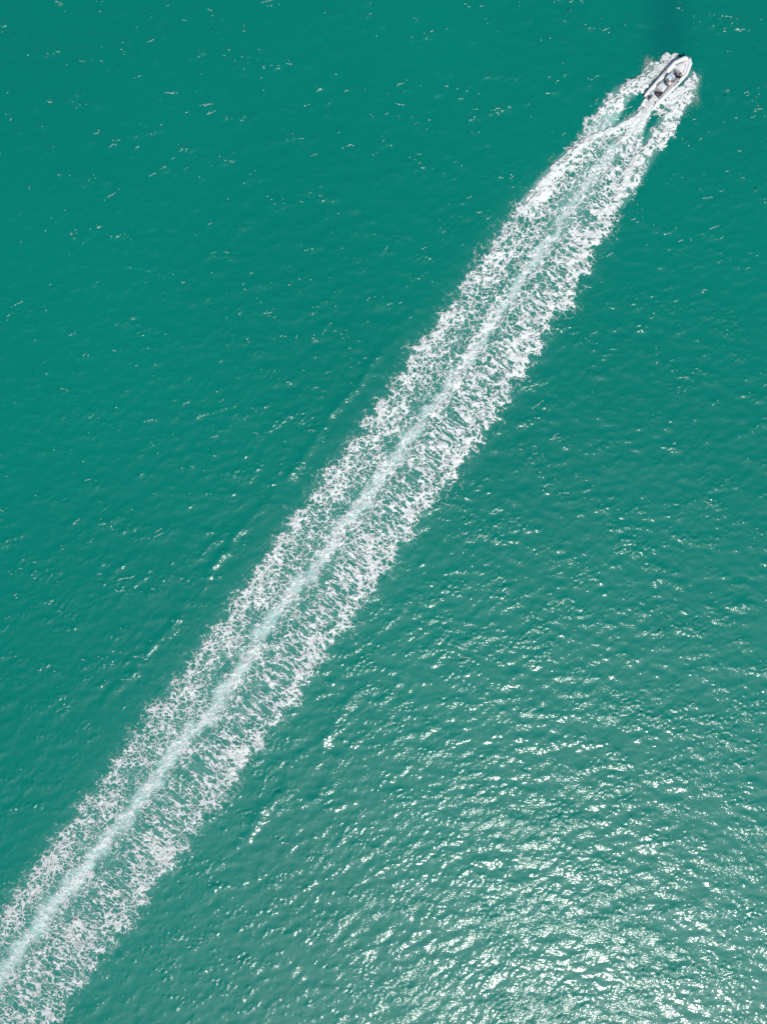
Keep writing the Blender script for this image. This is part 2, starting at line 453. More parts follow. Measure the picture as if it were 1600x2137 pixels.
# lace: walls of warped cells at three sizes, drawn out square to the wake on the right
wx = 0.7 * (fbm(FX / 0.6, FY / 0.6, 30, 3) - 0.5); wy = 0.7 * (fbm(FX / 0.6, FY / 0.6, 34, 3) - 0.5)
st = np.where(left, 1.15, 1.0 + 0.7 * sstep(0.2, 0.8, u))
def lace(cell, seed):
    f1, f2 = worley((SS + wx) / cell, (NNg + wy) / (cell * st), seed)
    return 1 - np.clip((f2 - f1) / 0.62, 0, 1)
pat = np.maximum(0.95 * lace(0.95, 1), 0.88 * lace(0.50, 2))
pat = 0.62 * pat + 0.24 * lace(0.28, 3) + 0.24 * fbm(FX / 0.55, FY / 0.55, 37, 4)
def rank(p):
    q_ = np.quantile(p[::7, ::5], np.linspace(0, 1, 201))
    return np.interp(p, q_, np.linspace(0, 1, 201))
pat = rank(pat + 0.10 * lace(2.4, 11))
thr = 1.0 - np.clip(cov, 0.05, 0.92) * fray
f_main = sstep(thr - 0.09, thr + 0.15, pat) * ins * (fray > 0.01)
# centre streak: thin rings and threads over pale water
f1, f2 = worley((SS + wx * 1.2) / 1.25, (NNg + wy * 1.2) / 1.45, 5)
thread = 1 - np.clip((f2 - f1) / 0.34, 0, 1)
ctr = np.exp(-(np.abs(NNg - nc + 0.8 * (fbm(SS / 2.2, SS * 0 + 4, 80, 2) - 0.5) + 1.5 * (fbm(SS / 1.0, NNg / 1.0, 84, 3) - 0.5)) / (0.44 + 0.0044 * SS)) ** 3) * sstep(7, 22, SS)
f_ctr = ctr * np.clip(0.0 + 0.80 * thread ** 1.6 + 0.7 * (fbm(SS / 1.1, NNg / 1.1, 39, 3) - 0.5), 0, 0.95)
# near the boat: bands of the bow wave, stern arms and jet
nearm = SS < 40
bigx = 1.5 * (fbm(FX / 1.7, FY / 1.3, 90, 3) - 0.5); bigy = 1.5 * (fbm(FX / 1.7, FY / 1.3, 94, 3) - 0.5)
dens = np.zeros_like(SS); jet = np.zeros_like(SS)
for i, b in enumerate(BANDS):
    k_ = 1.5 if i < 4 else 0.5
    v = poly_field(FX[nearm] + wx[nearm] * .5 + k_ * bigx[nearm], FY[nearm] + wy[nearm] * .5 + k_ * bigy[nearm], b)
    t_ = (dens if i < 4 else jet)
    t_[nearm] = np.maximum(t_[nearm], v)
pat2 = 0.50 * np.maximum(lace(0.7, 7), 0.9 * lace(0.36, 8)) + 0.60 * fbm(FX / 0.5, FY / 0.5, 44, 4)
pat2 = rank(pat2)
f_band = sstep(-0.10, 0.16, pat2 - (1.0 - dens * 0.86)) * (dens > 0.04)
streaky = rank(fbm(SS / 2.2, (NNg - nc) / (0.16 + 0.006 * SS), 46, 3) + 0.35 * pat2)
f_jet = sstep(-0.10, 0.18, streaky - (1.0 - jet * 0.95)) * (jet > 0.04)
# young foam is torn open, old foam thins out
f_main = f_main * (1 - 0.20 * sstep(40, 160, SS)) * (0.80 + 0.40 * fbm(FX / 1.1, FY / 1.1, 99, 3)).clip(0, 1)
foam = np.maximum.reduce([f_main, f_ctr, f_band, f_jet])
bxx = (FX - bc[0]) * bh[0] + (FY - bc[1]) * bh[1]; byy = -(FX - bc[0]) * bh[1] + (FY - bc[1]) * bh[0]
foam *= 1 - np.clip(1.6 - (np.abs(bxx - 0.15) / 3.45) ** 6 - (np.abs(byy) / 1.12) ** 6, 0, 1)
foam = foam * vis
# stray threads drawn out beyond the right-hand teeth
relief = 0.035 + 0.10 * foam * fbm(FX / 0.35, FY / 0.35, 48, 3) + 0.10 * foam * np.clip(np.maximum(dens, jet), 0, 1)
FZ = height(FX, FY) + relief
keep = foam > 0.10
fq = keep[:-1, :-1].astype(np.int8) + keep[1:, :-1] + keep[1:, 1:] + keep[:-1, 1:]
sel = fq >= 1
ii = np.arange(SS.size).reshape(SS.shape)
q = np.stack([ii[:-1, :-1][sel], ii[1:, :-1][sel], ii[1:, 1:][sel], ii[:-1, 1:][sel]], -1)
used = np.unique(q)
remap = np.full(SS.size, -1, np.int64); remap[used] = np.arange(len(used))
fco = np.stack([FX, FY, FZ], -1).reshape(-1, 3)[used]
foam_me = grid_mesh("wake_foam", fco, remap[q], {"foam": np.clip(foam, 0, 1).reshape(-1)[used]})
# keep faces pointing up
nz0 = np.cross(fco[remap[q[0]][1]] - fco[remap[q[0]][0]], fco[remap[q[0]][2]] - fco[remap[q[0]][0]])[2]
if nz0 < 0:
    foam_me.flip_normals()
wake = link("wake_foam", foam_me, M_FOAM)
tag(wake, "long band of lacy white wake foam trailing behind the boat", "wake", kind="stuff")
print("sea quads", len(quads), "foam quads", len(q))


# ------------------------------------------------------------------ small breaking crests, and sun glints modelled as white foam flecks
def fleck_object():
    g = np.random.default_rng(21)
    n0 = 14000
    x = g.uniform(-55, 55, n0); y = g.uniform(-73, 73, n0)
    s, n_ = to_sn(x, y)
    l_, c_, r_ = edges_sn(s)
    ok = ~((s > -9) & (n_ > l_ - 1.2) & (n_ < r_ + 1.2)) & (height(x, y) > 0.7 * H.std())
    ok &= fbm(x / 7, y / 7, 77, 2) + g.uniform(-.25, .25, n0) > 0.42
    x, y = x[ok][:1300], y[ok][:1300]
    V, F, A = [], [], []

    def fleck(px, py, L, Wd, ang, al):
        base = len(V); ca, sa = math.cos(ang), math.sin(ang); m_ = 4
        for i in range(m_):
            t = i / (m_ - 1) * 2 - 1
            w = Wd * math.sqrt(max(0.06, 1 - t * t)) * g.uniform(0.6, 1.3); cy = g.normal(0, 0.3) * Wd
            for sgn in (-1, 1):
                lx, ly = t * L, cy + sgn * w
                V.append((px + lx * ca - ly * sa, py + lx * sa + ly * ca, 0)); A.append(al if abs(t) < 0.9 else al * 0.5)
        for i in range(m_ - 1):
            b_ = base + 2 * i
            F.append((b_, b_ + 2, b_ + 3, b_ + 1))

    for px, py in zip(x, y):
        ang = R(g.normal(16, 15))
        rr = g.random()
        k_ = 1 if rr < 0.62 else (int(g.integers(2, 5)) if rr < 0.95 else int(g.integers(6, 12)))
        for j in range(k_):
            d = (j - k_ / 2) * g.uniform(0.10, 0.22)
            fleck(px + d * math.cos(ang), py + d * math.sin(ang) + g.normal(0, 0.035), g.uniform(0.035, 0.12), g.uniform(0.025, 0.055), ang + g.normal(0, 0.2), g.uniform(0.6, 1.0))
    V = np.array(V, np.float64)
    mid_ = V.reshape(-1, 8, 3).mean(1)
    V[:, 2] = np.repeat(height(mid_[:, 0], mid_[:, 1]) + 0.04, 8)
    o = link("whitecap_glints", grid_mesh("whitecap_glints", V, np.array(F), {"foam": np.array(A)}), M_FOAM)
    tag(o, "tiny white flecks for breaking crests and painted sun glints scattered over open water", "foam", kind="stuff")


fleck_object()

# ------------------------------------------------------------------ mesh helpers for the boat
M = {
    'tube': simple("tube_fabric", (0.80, 0.82, 0.84), 0.45, noise=0.04, nscale=6),
    'tube_trim': simple("tube_trim_rubber", (0.36, 0.44, 0.52), 0.6),
    'white': simple("white_gel_coat", (0.80, 0.80, 0.78), 0.25, noise=0.03),
    'cushion': simple("white_vinyl_cushion", (0.80, 0.79, 0.76), 0.5, noise=0.03),
    'pale': simple("pale_blue_vinyl", (0.58, 0.68, 0.76), 0.4, noise=0.03),
    'deck': simple("grey_deck_foam", (0.27, 0.30, 0.33), 0.8, noise=0.10, nscale=30),
    'deck_edge': simple("brown_deck_seam", (0.17, 0.135, 0.10), 0.7),
    'black': simple("black_plastic", (0.015, 0.016, 0.02), 0.4),
    'steel': simple("stainless_steel", (0.62, 0.62, 0.60), 0.22, 1.0, 0.02),
    'skin': simple("skin", (0.50, 0.27, 0.17), 0.55, noise=0.05),
    'lips': simple("lips", (0.36, 0.13, 0.10), 0.5),
    'hair': simple("brown_hair", (0.10, 0.045, 0.02), 0.6, noise=0.2, nscale=60),
    'hair_dark': simple("dark_hair", (0.02, 0.014, 0.01), 0.6, noise=0.2, nscale=60),
    'shirt_white': simple("white_cotton", (0.80, 0.79, 0.77), 0.8, noise=0.04),
    'cloth_black': simple("black_cloth", (0.012, 0.013, 0.017), 0.8),
    'cloth_navy': simple("navy_cloth", (0.016, 0.022, 0.06), 0.8),
    'cloth_beige': simple("beige_shorts_cloth", (0.34, 0.26, 0.17), 0.8),
    'bag': simple("dark_bag_fabric", (0.03, 0.03, 0.045), 0.8),
}


def glass_mat():
    m, n, l = new_mat("tinted_windscreen")
    o = n.new('ShaderNodeOutputMaterial'); b = n.new('ShaderNodeBsdfPrincipled')
    b.inputs['Base Color'].default_value = (0.30, 0.38, 0.42, 1)
    b.inputs['Roughness'].default_value = 0.08
    b.inputs['Alpha'].default_value = 0.55
    l.new(b.outputs[0], o.inputs[0])
    return m


M['glass'] = glass_mat()


def finish(name, bm, mat, parent=None, smooth=True, angle=40):
    bmesh.ops.recalc_face_normals(bm, faces=bm.faces)
    me = bpy.data.meshes.new(name)
    bm.to_mesh(me); bm.free()
    if smooth:
        for p in me.polygons:
            p.use_smooth = True
        me.set_sharp_from_angle(angle=R(angle))
    return link(name, me, mat, parent)


def box(bm, c, size, bevel=0.03, seg=2, rot=None, taper=1.0):
    r = bmesh.ops.create_cube(bm, size=1.0)
    vs = r['verts']
    for v in vs:
        k_ = taper if v.co.z > 0 else 1.0
        v.co = Vector((v.co.x * size[0] * k_, v.co.y * size[1] * k_, v.co.z * size[2]))
    if bevel:
        es = list({e for v in vs for e in v.link_edges})
        rb = bmesh.ops.bevel(bm, geom=es, offset=bevel, segments=seg, affect='EDGES', profile=0.5)
        vs = list({v for f in rb['faces'] for v in f.verts} | {v for v in vs if v.is_valid})
    mat = Matrix.Translation(c) @ (rot.to_4x4() if rot else Matrix.Identity(4))
    for v in vs:
        v.co = mat @ v.co


def prism(bm, poly, z0, z1, inset=0.0, drop=0.0, zfun=None):
    """a slab with a plan outline; inset rounds the upper edge"""
    cx = sum(p[0] for p in poly) / len(poly); cy = sum(p[1] for p in poly) / len(poly)
    rings = [(0, z0), (0, z1 - drop)] + ([(inset * .3, z1 - drop * .3), (inset, z1)] if inset else [(0, z1)])
    if not inset:
        rings = [(0, z0), (0, z1)]
    vr = []
    for ins_, z in rings:
        ring = []
        for x, y in poly:
            d = math.hypot(x - cx, y - cy)
            f = (d - ins_) / d if d else 1
            zz = z + (zfun(x, y) if zfun else 0)
            ring.append(bm.verts.new((cx + (x - cx) * f, cy + (y - cy) * f, zz)))
        vr.append(ring)
    n_ = len(poly)
    for a, b in zip(vr[:-1], vr[1:]):
        for i in range(n_):
            bm.faces.new((a[i], a[(i + 1) % n_], b[(i + 1) % n_], b[i]))
    bm.faces.new(vr[-1]); bm.faces.new(list(reversed(vr[0])))


def pipe(bm, pts, rad, seg=10, caps=True):
    """tube through points; rad is a number or one number per point"""
    pts = [Vector(p) for p in pts]
    if not hasattr(rad, '__len__'):
        rad = [rad] * len(pts)
    rings = []
    for i, p in enumerate(pts):
        t = (pts[min(i + 1, len(pts) - 1)] - pts[max(i - 1, 0)]).normalized()
        up = Vector((0, 0, 1)) if abs(t.z) < 0.9 else Vector((1, 0, 0))
        s_ = t.cross(up).normalized(); w_ = s_.cross(t).normalized()
        k_ = 1.0
        if 0 < i < len(pts) - 1:
            d0 = (pts[i] - pts[i - 1]).normalized(); d1 = (pts[i + 1] - pts[i]).normalized()
            k_ = 1 / max(0.6, math.cos(d0.angle(d1) / 2))
        rings.append([bm.verts.new(p + s_ * math.cos(a) * rad[i] * k_ + w_ * math.sin(a) * rad[i])
                      for a in (2 * math.pi * j / seg for j in range(seg))])
    for a, b in zip(rings[:-1], rings[1:]):
        for j in range(seg):
            bm.faces.new((a[j], a[(j + 1) % seg], b[(j + 1) % seg], b[j]))
    if caps:
        bm.faces.new(rings[-1]); bm.faces.new(list(reversed(rings[0])))


def part(name, mat, parent, fn, smooth=True, angle=40):
    bm = bmesh.new()
    fn(bm)
    return finish(name, bm, M[mat], parent, smooth, angle)


# ------------------------------------------------------------------ the boat (x forward from the transom, y to port)
BOAT = bpy.data.objects.new("motor_boat", None)
col.objects.link(BOAT)
HEAD = math.atan2(0.7257, 0.688)
PITCH = R(2.2)
stern_px = ((1362.3 - 800) / 15, (1068.5 - 202.5) / 15)
BOAT_M = Matrix.Translation((stern_px[0] - 0.12, stern_px[1] - 0.2, -0.02)) @ Matrix.Rotation(HEAD, 4, 'Z') @ Matrix.Rotation(-PITCH, 4, 'Y')
BOAT.matrix_world = BOAT_M
tag(BOAT, "pale grey inflatable motor boat with white cushions speeding ahead of the foam wake", "boat")


def sheer(x):
    return 0.40 + 0.24 * max(0, (x - 3.0) / 4.0) ** 2


# hull
def hull(bm):
    st_ = [(-0.05, 0.95, -0.22), (2.5, 1.0, -0.24), (4.6, 0.98, -0.20), (5.8, 0.78, -0.06), (6.5, 0.45, 0.12), (6.95, 0.08, 0.36)]
    rings = []
    for x, hb, kz in st_:
        z = sheer(x)
        rings.append([bm.verts.new((x, y, zz)) for y, zz in ((hb, z), (hb * 0.97, 0.12 + kz * .3 + max(0, x - 5) * .1), (0, kz), (-hb * 0.97, 0.12 + kz * .3 + max(0, x - 5) * .1), (-hb, z))])
    for a, b in zip(rings[:-1], rings[1:]):
        for j in range(4):
            bm.faces.new((a[j], a[j + 1], b[j + 1], b[j]))
    bm.faces.new(rings[0])


hl = part("hull", 'white', BOAT, hull)
tp = [(-0.55, 0.98), (-0.15, 0.985), (1.5, 1.05), (3.5, 1.11), (5.35, 1.12), (6.68, 0.56), (6.98, 0.0)]
for sgn in (1, -1):
    def side_tube(bm, sgn=sgn):
        pts = [(x, sgn * y, sheer(x)) for x, y in tp]
        pts = [(-0.72, sgn * 0.975, sheer(0))] + pts
        pipe(bm, pts, [0.07, 0.17, 0.25, 0.265, 0.265, 0.26, 0.25, 0.235], 18)
    t_o = part("inflatable_tube", 'tube', BOAT, side_tube, angle=25)

    def strake(bm, sgn=sgn):
        pts = [(x, sgn * (y + 0.235), sheer(x) - 0.10) for x, y in tp[1:5]] + [(6.80, sgn * 0.745, sheer(6.7) - 0.06)]
        pipe(bm, pts, 0.05, 6)
    part("rub_strake", 'tube_trim', t_o, strake)
    # white patch half way along; added black bars stand in for registration lettering
    def pad(bm, sgn=sgn):
        prism(bm, [(2.75, sgn * 1.0), (3.75, sgn * 1.02), (3.75, sgn * 1.26), (2.75, sgn * 1.25)], 0.64, 0.705, 0.03, 0.03)
    pd = part("lettering_patch", 'white', t_o, pad)
    for hx in (2.9, 3.18, 3.46, 3.66):
        def letter_bar(bm, hx=hx, sgn=sgn):
            pipe(bm, [(hx, sgn * 1.06, 0.70), (hx + 0.05, sgn * 1.09, 0.75), (hx + 0.13, sgn * 1.17, 0.75), (hx + 0.16, sgn * 1.21, 0.70)], 0.028, 6)
        part("letter_bar", 'black', pd, letter_bar)
    def valve(bm, sgn=sgn):
        pipe(bm, [(5.15, sgn * 1.33, sheer(5.2) + 0.10), (5.40, sgn * 1.33, sheer(5.4) + 0.10)], 0.035, 8)
    part("tube_handle", 'black', t_o, valve)

# deck floor
def floor(bm):
    prism(bm, [(0.0, 0.86), (3.0, 0.93), (5.2, 0.93), (5.2, -0.93), (3.0, -0.93), (0.0, -0.86)], 0.18, 0.30)
part("deck_floor", 'deck', BOAT, floor, False)
for sgn in (1, -1):
    def liner(bm, sgn=sgn):
        prism(bm, [(0.1, sgn * 0.84), (2.6, sgn * 0.90), (5.0, sgn * 0.90), (5.0, sgn * 0.72), (2.6, sgn * 0.70), (0.1, sgn * 0.66)], 0.30, 0.46)
    ln_ = part("side_liner", 'white', BOAT, liner, False)
    def seam(bm, sgn=sgn):
        prism(bm, [(1.2, sgn * 0.675), (4.1, sgn * 0.70), (4.1, sgn * 0.655), (1.2, sgn * 0.63)], 0.303, 0.44)
    part("deck_seam", 'deck_edge', ln_, seam, False)

# bow deck, cushions, anchor fitting
def bowdeck(bm):
    prism(bm, [(4.85, 0.90), (5.40, 0.92), (6.66, 0.40), (6.84, 0.0), (6.66, -0.40), (5.40, -0.92), (4.85, -0.90), (5.05, 0.0)], 0.30, 0.62, 0.03, 0.03, zfun=lambda x, y: 0.05 * (x - 5))
bd = part("bow_deck", 'white', BOAT, bowdeck)
def bowpad(bm):
    prism(bm, [(5.12, 0.50), (5.45, 0.50), (6.10, 0.13), (6.10, -0.13), (5.45, -0.50), (5.12, -0.50)], 0.66, 0.76, 0.05, 0.05, zfun=lambda x, y: 0.05 * (x - 5))
part("bow_cushion", 'cushion', bd, bowpad)
for sgn in (1, -1):
    def brail(bm, sgn=sgn):
        pipe(bm, [(5.05, sgn * 0.72, 0.66), (5.1, sgn * 0.72, 0.74), (6.05, sgn * 0.24, 0.80), (6.10, sgn * 0.22, 0.72)], 0.035, 8)
    part("bow_rail", 'tube_trim', bd, brail)
def hatch(bm):
    prism(bm, [(6.22, 0.14), (6.45, 0.12), (6.45, -0.12), (6.22, -0.14)], 0.70, 0.76, 0.02, 0.02)
part("anchor_hatch", 'cushion', bd, hatch)
def roller(bm):
    box(bm, (7.02, 0.0, 1.03), (0.34, 0.16, 0.06), 0.02)
    pipe(bm, [(7.1, -0.12, 1.08), (7.1, 0.12, 1.08)], 0.06, 10)
part("bow_roller", 'steel', BOAT, roller)
def cleat(bm):
    pipe(bm, [(6.80, -0.10, 0.98), (6.80, 0.10, 0.98)], 0.03, 8)
    pipe(bm, [(6.80, 0, 0.80), (6.80, 0, 0.98)], 0.03, 8)
part("cleat", 'black', BOAT, cleat)

# console with windscreen, wheel and the seat in front of it
def console(bm):
    box(bm, (3.18, 0.10, 0.68), (0.78, 0.92, 0.80), 0.06, 3, taper=0.90)
cn = part("console", 'white', BOAT, console)
def ctop(bm):
    box(bm, (3.26, 0.10, 1.10), (0.60, 0.80, 0.05), 0.02)
part("console_top", 'pale', cn, ctop)
def wind(bm):
    for i, (y0, y1, x0, x1) in enumerate(((-0.30, 0.50, 3.38, 3.38), (-0.34, -0.31, 3.0, 3.36), (0.51, 0.54, 3.0, 3.36))):
        if i == 0:
            vs = [(3.40, y0, 1.12), (3.40, y1, 1.12), (3.24, y1 - .03, 1.42), (3.24, y0 + .03, 1.42), (3.42, y0, 1.12), (3.42, y1, 1.12), (3.26, y1 - .03, 1.42), (3.26, y0 + .03, 1.42)]
        else:
            vs = [(x0, y0, 1.12), (x1, y0, 1.12), (3.22, y0, 1.40), (x0 + .1, y0, 1.22), (x0, y1, 1.12), (x1, y1, 1.12), (3.22, y1, 1.40), (x0 + .1, y1, 1.22)]
        v = [bm.verts.new(p) for p in vs]
        for f in ((0, 1, 2, 3), (4, 7, 6, 5), (0, 4, 5, 1), (1, 5, 6, 2), (2, 6, 7, 3), (3, 7, 4, 0)):
            bm.faces.new([v[j] for j in f])
part("windscreen", 'glass', cn, wind, False)
def wheel(bm):
    c = Vector((2.70, -0.12, 1.02)); ax = Quaternion((0, 1, 0), R(-60))
    pts = [c + ax @ Vector((0.17 * math.cos(a), 0.17 * math.sin(a), 0)) for a in (2 * math.pi * j / 16 for j in range(17))]
    pipe(bm, pts, 0.018, 6, False)
    for a in (0.5, 2.6, 4.7):
        pipe(bm, [c, c + ax @ Vector((0.17 * math.cos(a), 0.17 * math.sin(a), 0))], 0.012, 6)
part("steering_wheel", 'black', cn, wheel)
def fseat(bm):
    box(bm, (3.78, 0.10, 0.52), (0.42, 0.80, 0.42), 0.06, 3)
part("front_seat", 'pale', cn, fseat)
for sgn in (1, -1):
    def crail(bm, sgn=sgn):
        pipe(bm, [(1.35, sgn * 0.60 + .06, 0.45), (1.4, sgn * 0.62 + .06, 0.85), (2.2, sgn * 0.62 + .06, 0.92), (3.3, sgn * 0.56 + .06, 1.02), (3.4, sgn * 0.54 + .06, 0.6)], 0.024, 8)
    part("grab_rail", 'steel', cn, crail)

# helm seat
def helm(bm):
    box(bm, (1.72, 0.06, 0.56), (0.86, 1.10, 0.52), 0.05, 3)
hs_ = part("helm_seat", 'white', BOAT, helm)
def helmpad(bm):
    box(bm, (1.86, 0.08, 0.86), (0.46, 0.86, 0.10), 0.04, 3)
part("seat_cushion", 'pale', hs_, helmpad)
def helmback(bm):
    box(bm, (1.42, 0.08, 0.98), (0.14, 0.96, 0.36), 0.05, 3)
part("seat_back", 'cushion', hs_, helmback)

# stern bench, transom, outboard
def bench(bm):
    box(bm, (0.30, 0.05, 0.50), (0.46, 1.40, 0.36), 0.05, 3)
bn = part("stern_bench", 'pale', BOAT, bench)
def benchback(bm):
    box(bm, (0.05, 0.05, 0.74), (0.10, 1.36, 0.20), 0.04, 2)
part("bench_back", 'cushion', bn, benchback)
def transom(bm):
    box(bm, (-0.06, 0.0, 0.22), (0.12, 1.86, 0.72), 0.03, 2)
part("transom", 'white', BOAT, transom, True)
for sgn in (1, -1):
    def step(bm, sgn=sgn):
        box(bm, (-0.36, sgn * 0.55, 0.20), (0.50, 0.42, 0.06), 0.02)
    part("swim_step", 'deck', BOAT, step)

OUT = bpy.data.objects.new("outboard_motor", None)
col.objects.link(OUT); OUT.parent = BOAT; OUT.location = (-0.42, -0.06, 0.0)
def cowl(bm):
    poly = [(0.28, 0.12), (0.20, 0.21), (-0.15, 0.22), (-0.38, 0.13), (-0.42, 0.0), (-0.38, -0.13), (-0.15, -0.22), (0.20, -0.21), (0.28, -0.12)]
    prism(bm, poly, 0.55, 1.10, 0.09, 0.10)
cw = part("cowling", 'white', OUT, cowl)
for sgn in (1, -1):
    def stripe(bm, sgn=sgn):
        prism(bm, [(0.16, sgn * 0.10), (-0.30, sgn * 0.07), (-0.30, sgn * 0.13), (0.16, sgn * 0.155)], 1.095, 1.106)
    part("cowling_stripe", 'black', cw, stripe, False)
def leg_(bm):
    prism(bm, [(0.14, 0.07), (-0.2, 0.05), (-0.26, 0.0), (-0.2, -0.05), (0.14, -0.07)], -0.55, 0.56)
    prism(bm, [(0.2, 0.10), (-0.45, 0.14), (-0.45, -0.14), (0.2, -0.10)], -0.22, -0.19)
part("drive_leg", 'white', OUT, leg_, True)
def bracket(bm):
    box(bm, (0.30, 0, 0.42), (0.24, 0.30, 0.36), 0.03)
part("mounting_bracket", 'black', OUT, bracket)
def prop(bm):
    pipe(bm, [(-0.16, 0, -0.45), (-0.44, 0, -0.45)], 0.06, 10)
    for a in (0, 2.094, 4.189):
        q_ = Quaternion((1, 0, 0), a)
        vs = [Vector(p) for p in ((-0.25, -0.03, 0.05), (-0.36, 0.05, 0.05), (-0.40, 0.10, 0.17), (-0.28, -0.09, 0.18))]
        v = [bm.verts.new((q_ @ p) + Vector((0, 0, -0.45))) for p in vs] + [bm.verts.new((q_ @ (p + Vector((0.012, 0.0, 0)))) + Vector((0, 0, -0.45))) for p in vs]
        for f in ((0, 1, 2, 3), (7, 6, 5, 4), (0, 4, 5, 1), (1, 5, 6, 2), (2, 6, 7, 3), (3, 7, 4, 0)):
            bm.faces.new([v[j] for j in f])
part("propeller", 'steel', OUT, prop, False)


# ------------------------------------------------------------------ people aboard
def skin_obj(name, joints, edges_, radii, mat, parent, root=0, sub=2):
    me = bpy.data.meshes.new(name)
    names = list(joints)
    me.from_pydata([tuple(joints[k_]) for k_ in names], [(names.index(a), names.index(b)) for a, b in edges_], [])
    o = link(name, me, mat, parent)
    md = o.modifiers.new("skin", 'SKIN'); md.use_smooth_shade = True
    lay = me.skin_vertices[0].data
    for i, k_ in enumerate(names):
        r_ = radii[k_]
        lay[i].radius = r_ if hasattr(r_, '__len__') else (r_, r_)
        lay[i].use_root = (i == root)
    sb = o.modifiers.new("subsurf", 'SUBSURF'); sb.levels = sub; sb.render_levels = sub
    return o


def limb_edges(side):
    return [("chest", "sh" + side), ("sh" + side, "el" + side), ("el" + side, "wr" + side), ("wr" + side, "hand" + side),
            ("pelvis", "hip" + side), ("hip" + side, "kn" + side), ("kn" + side, "an" + side), ("an" + side, "toe" + side)]


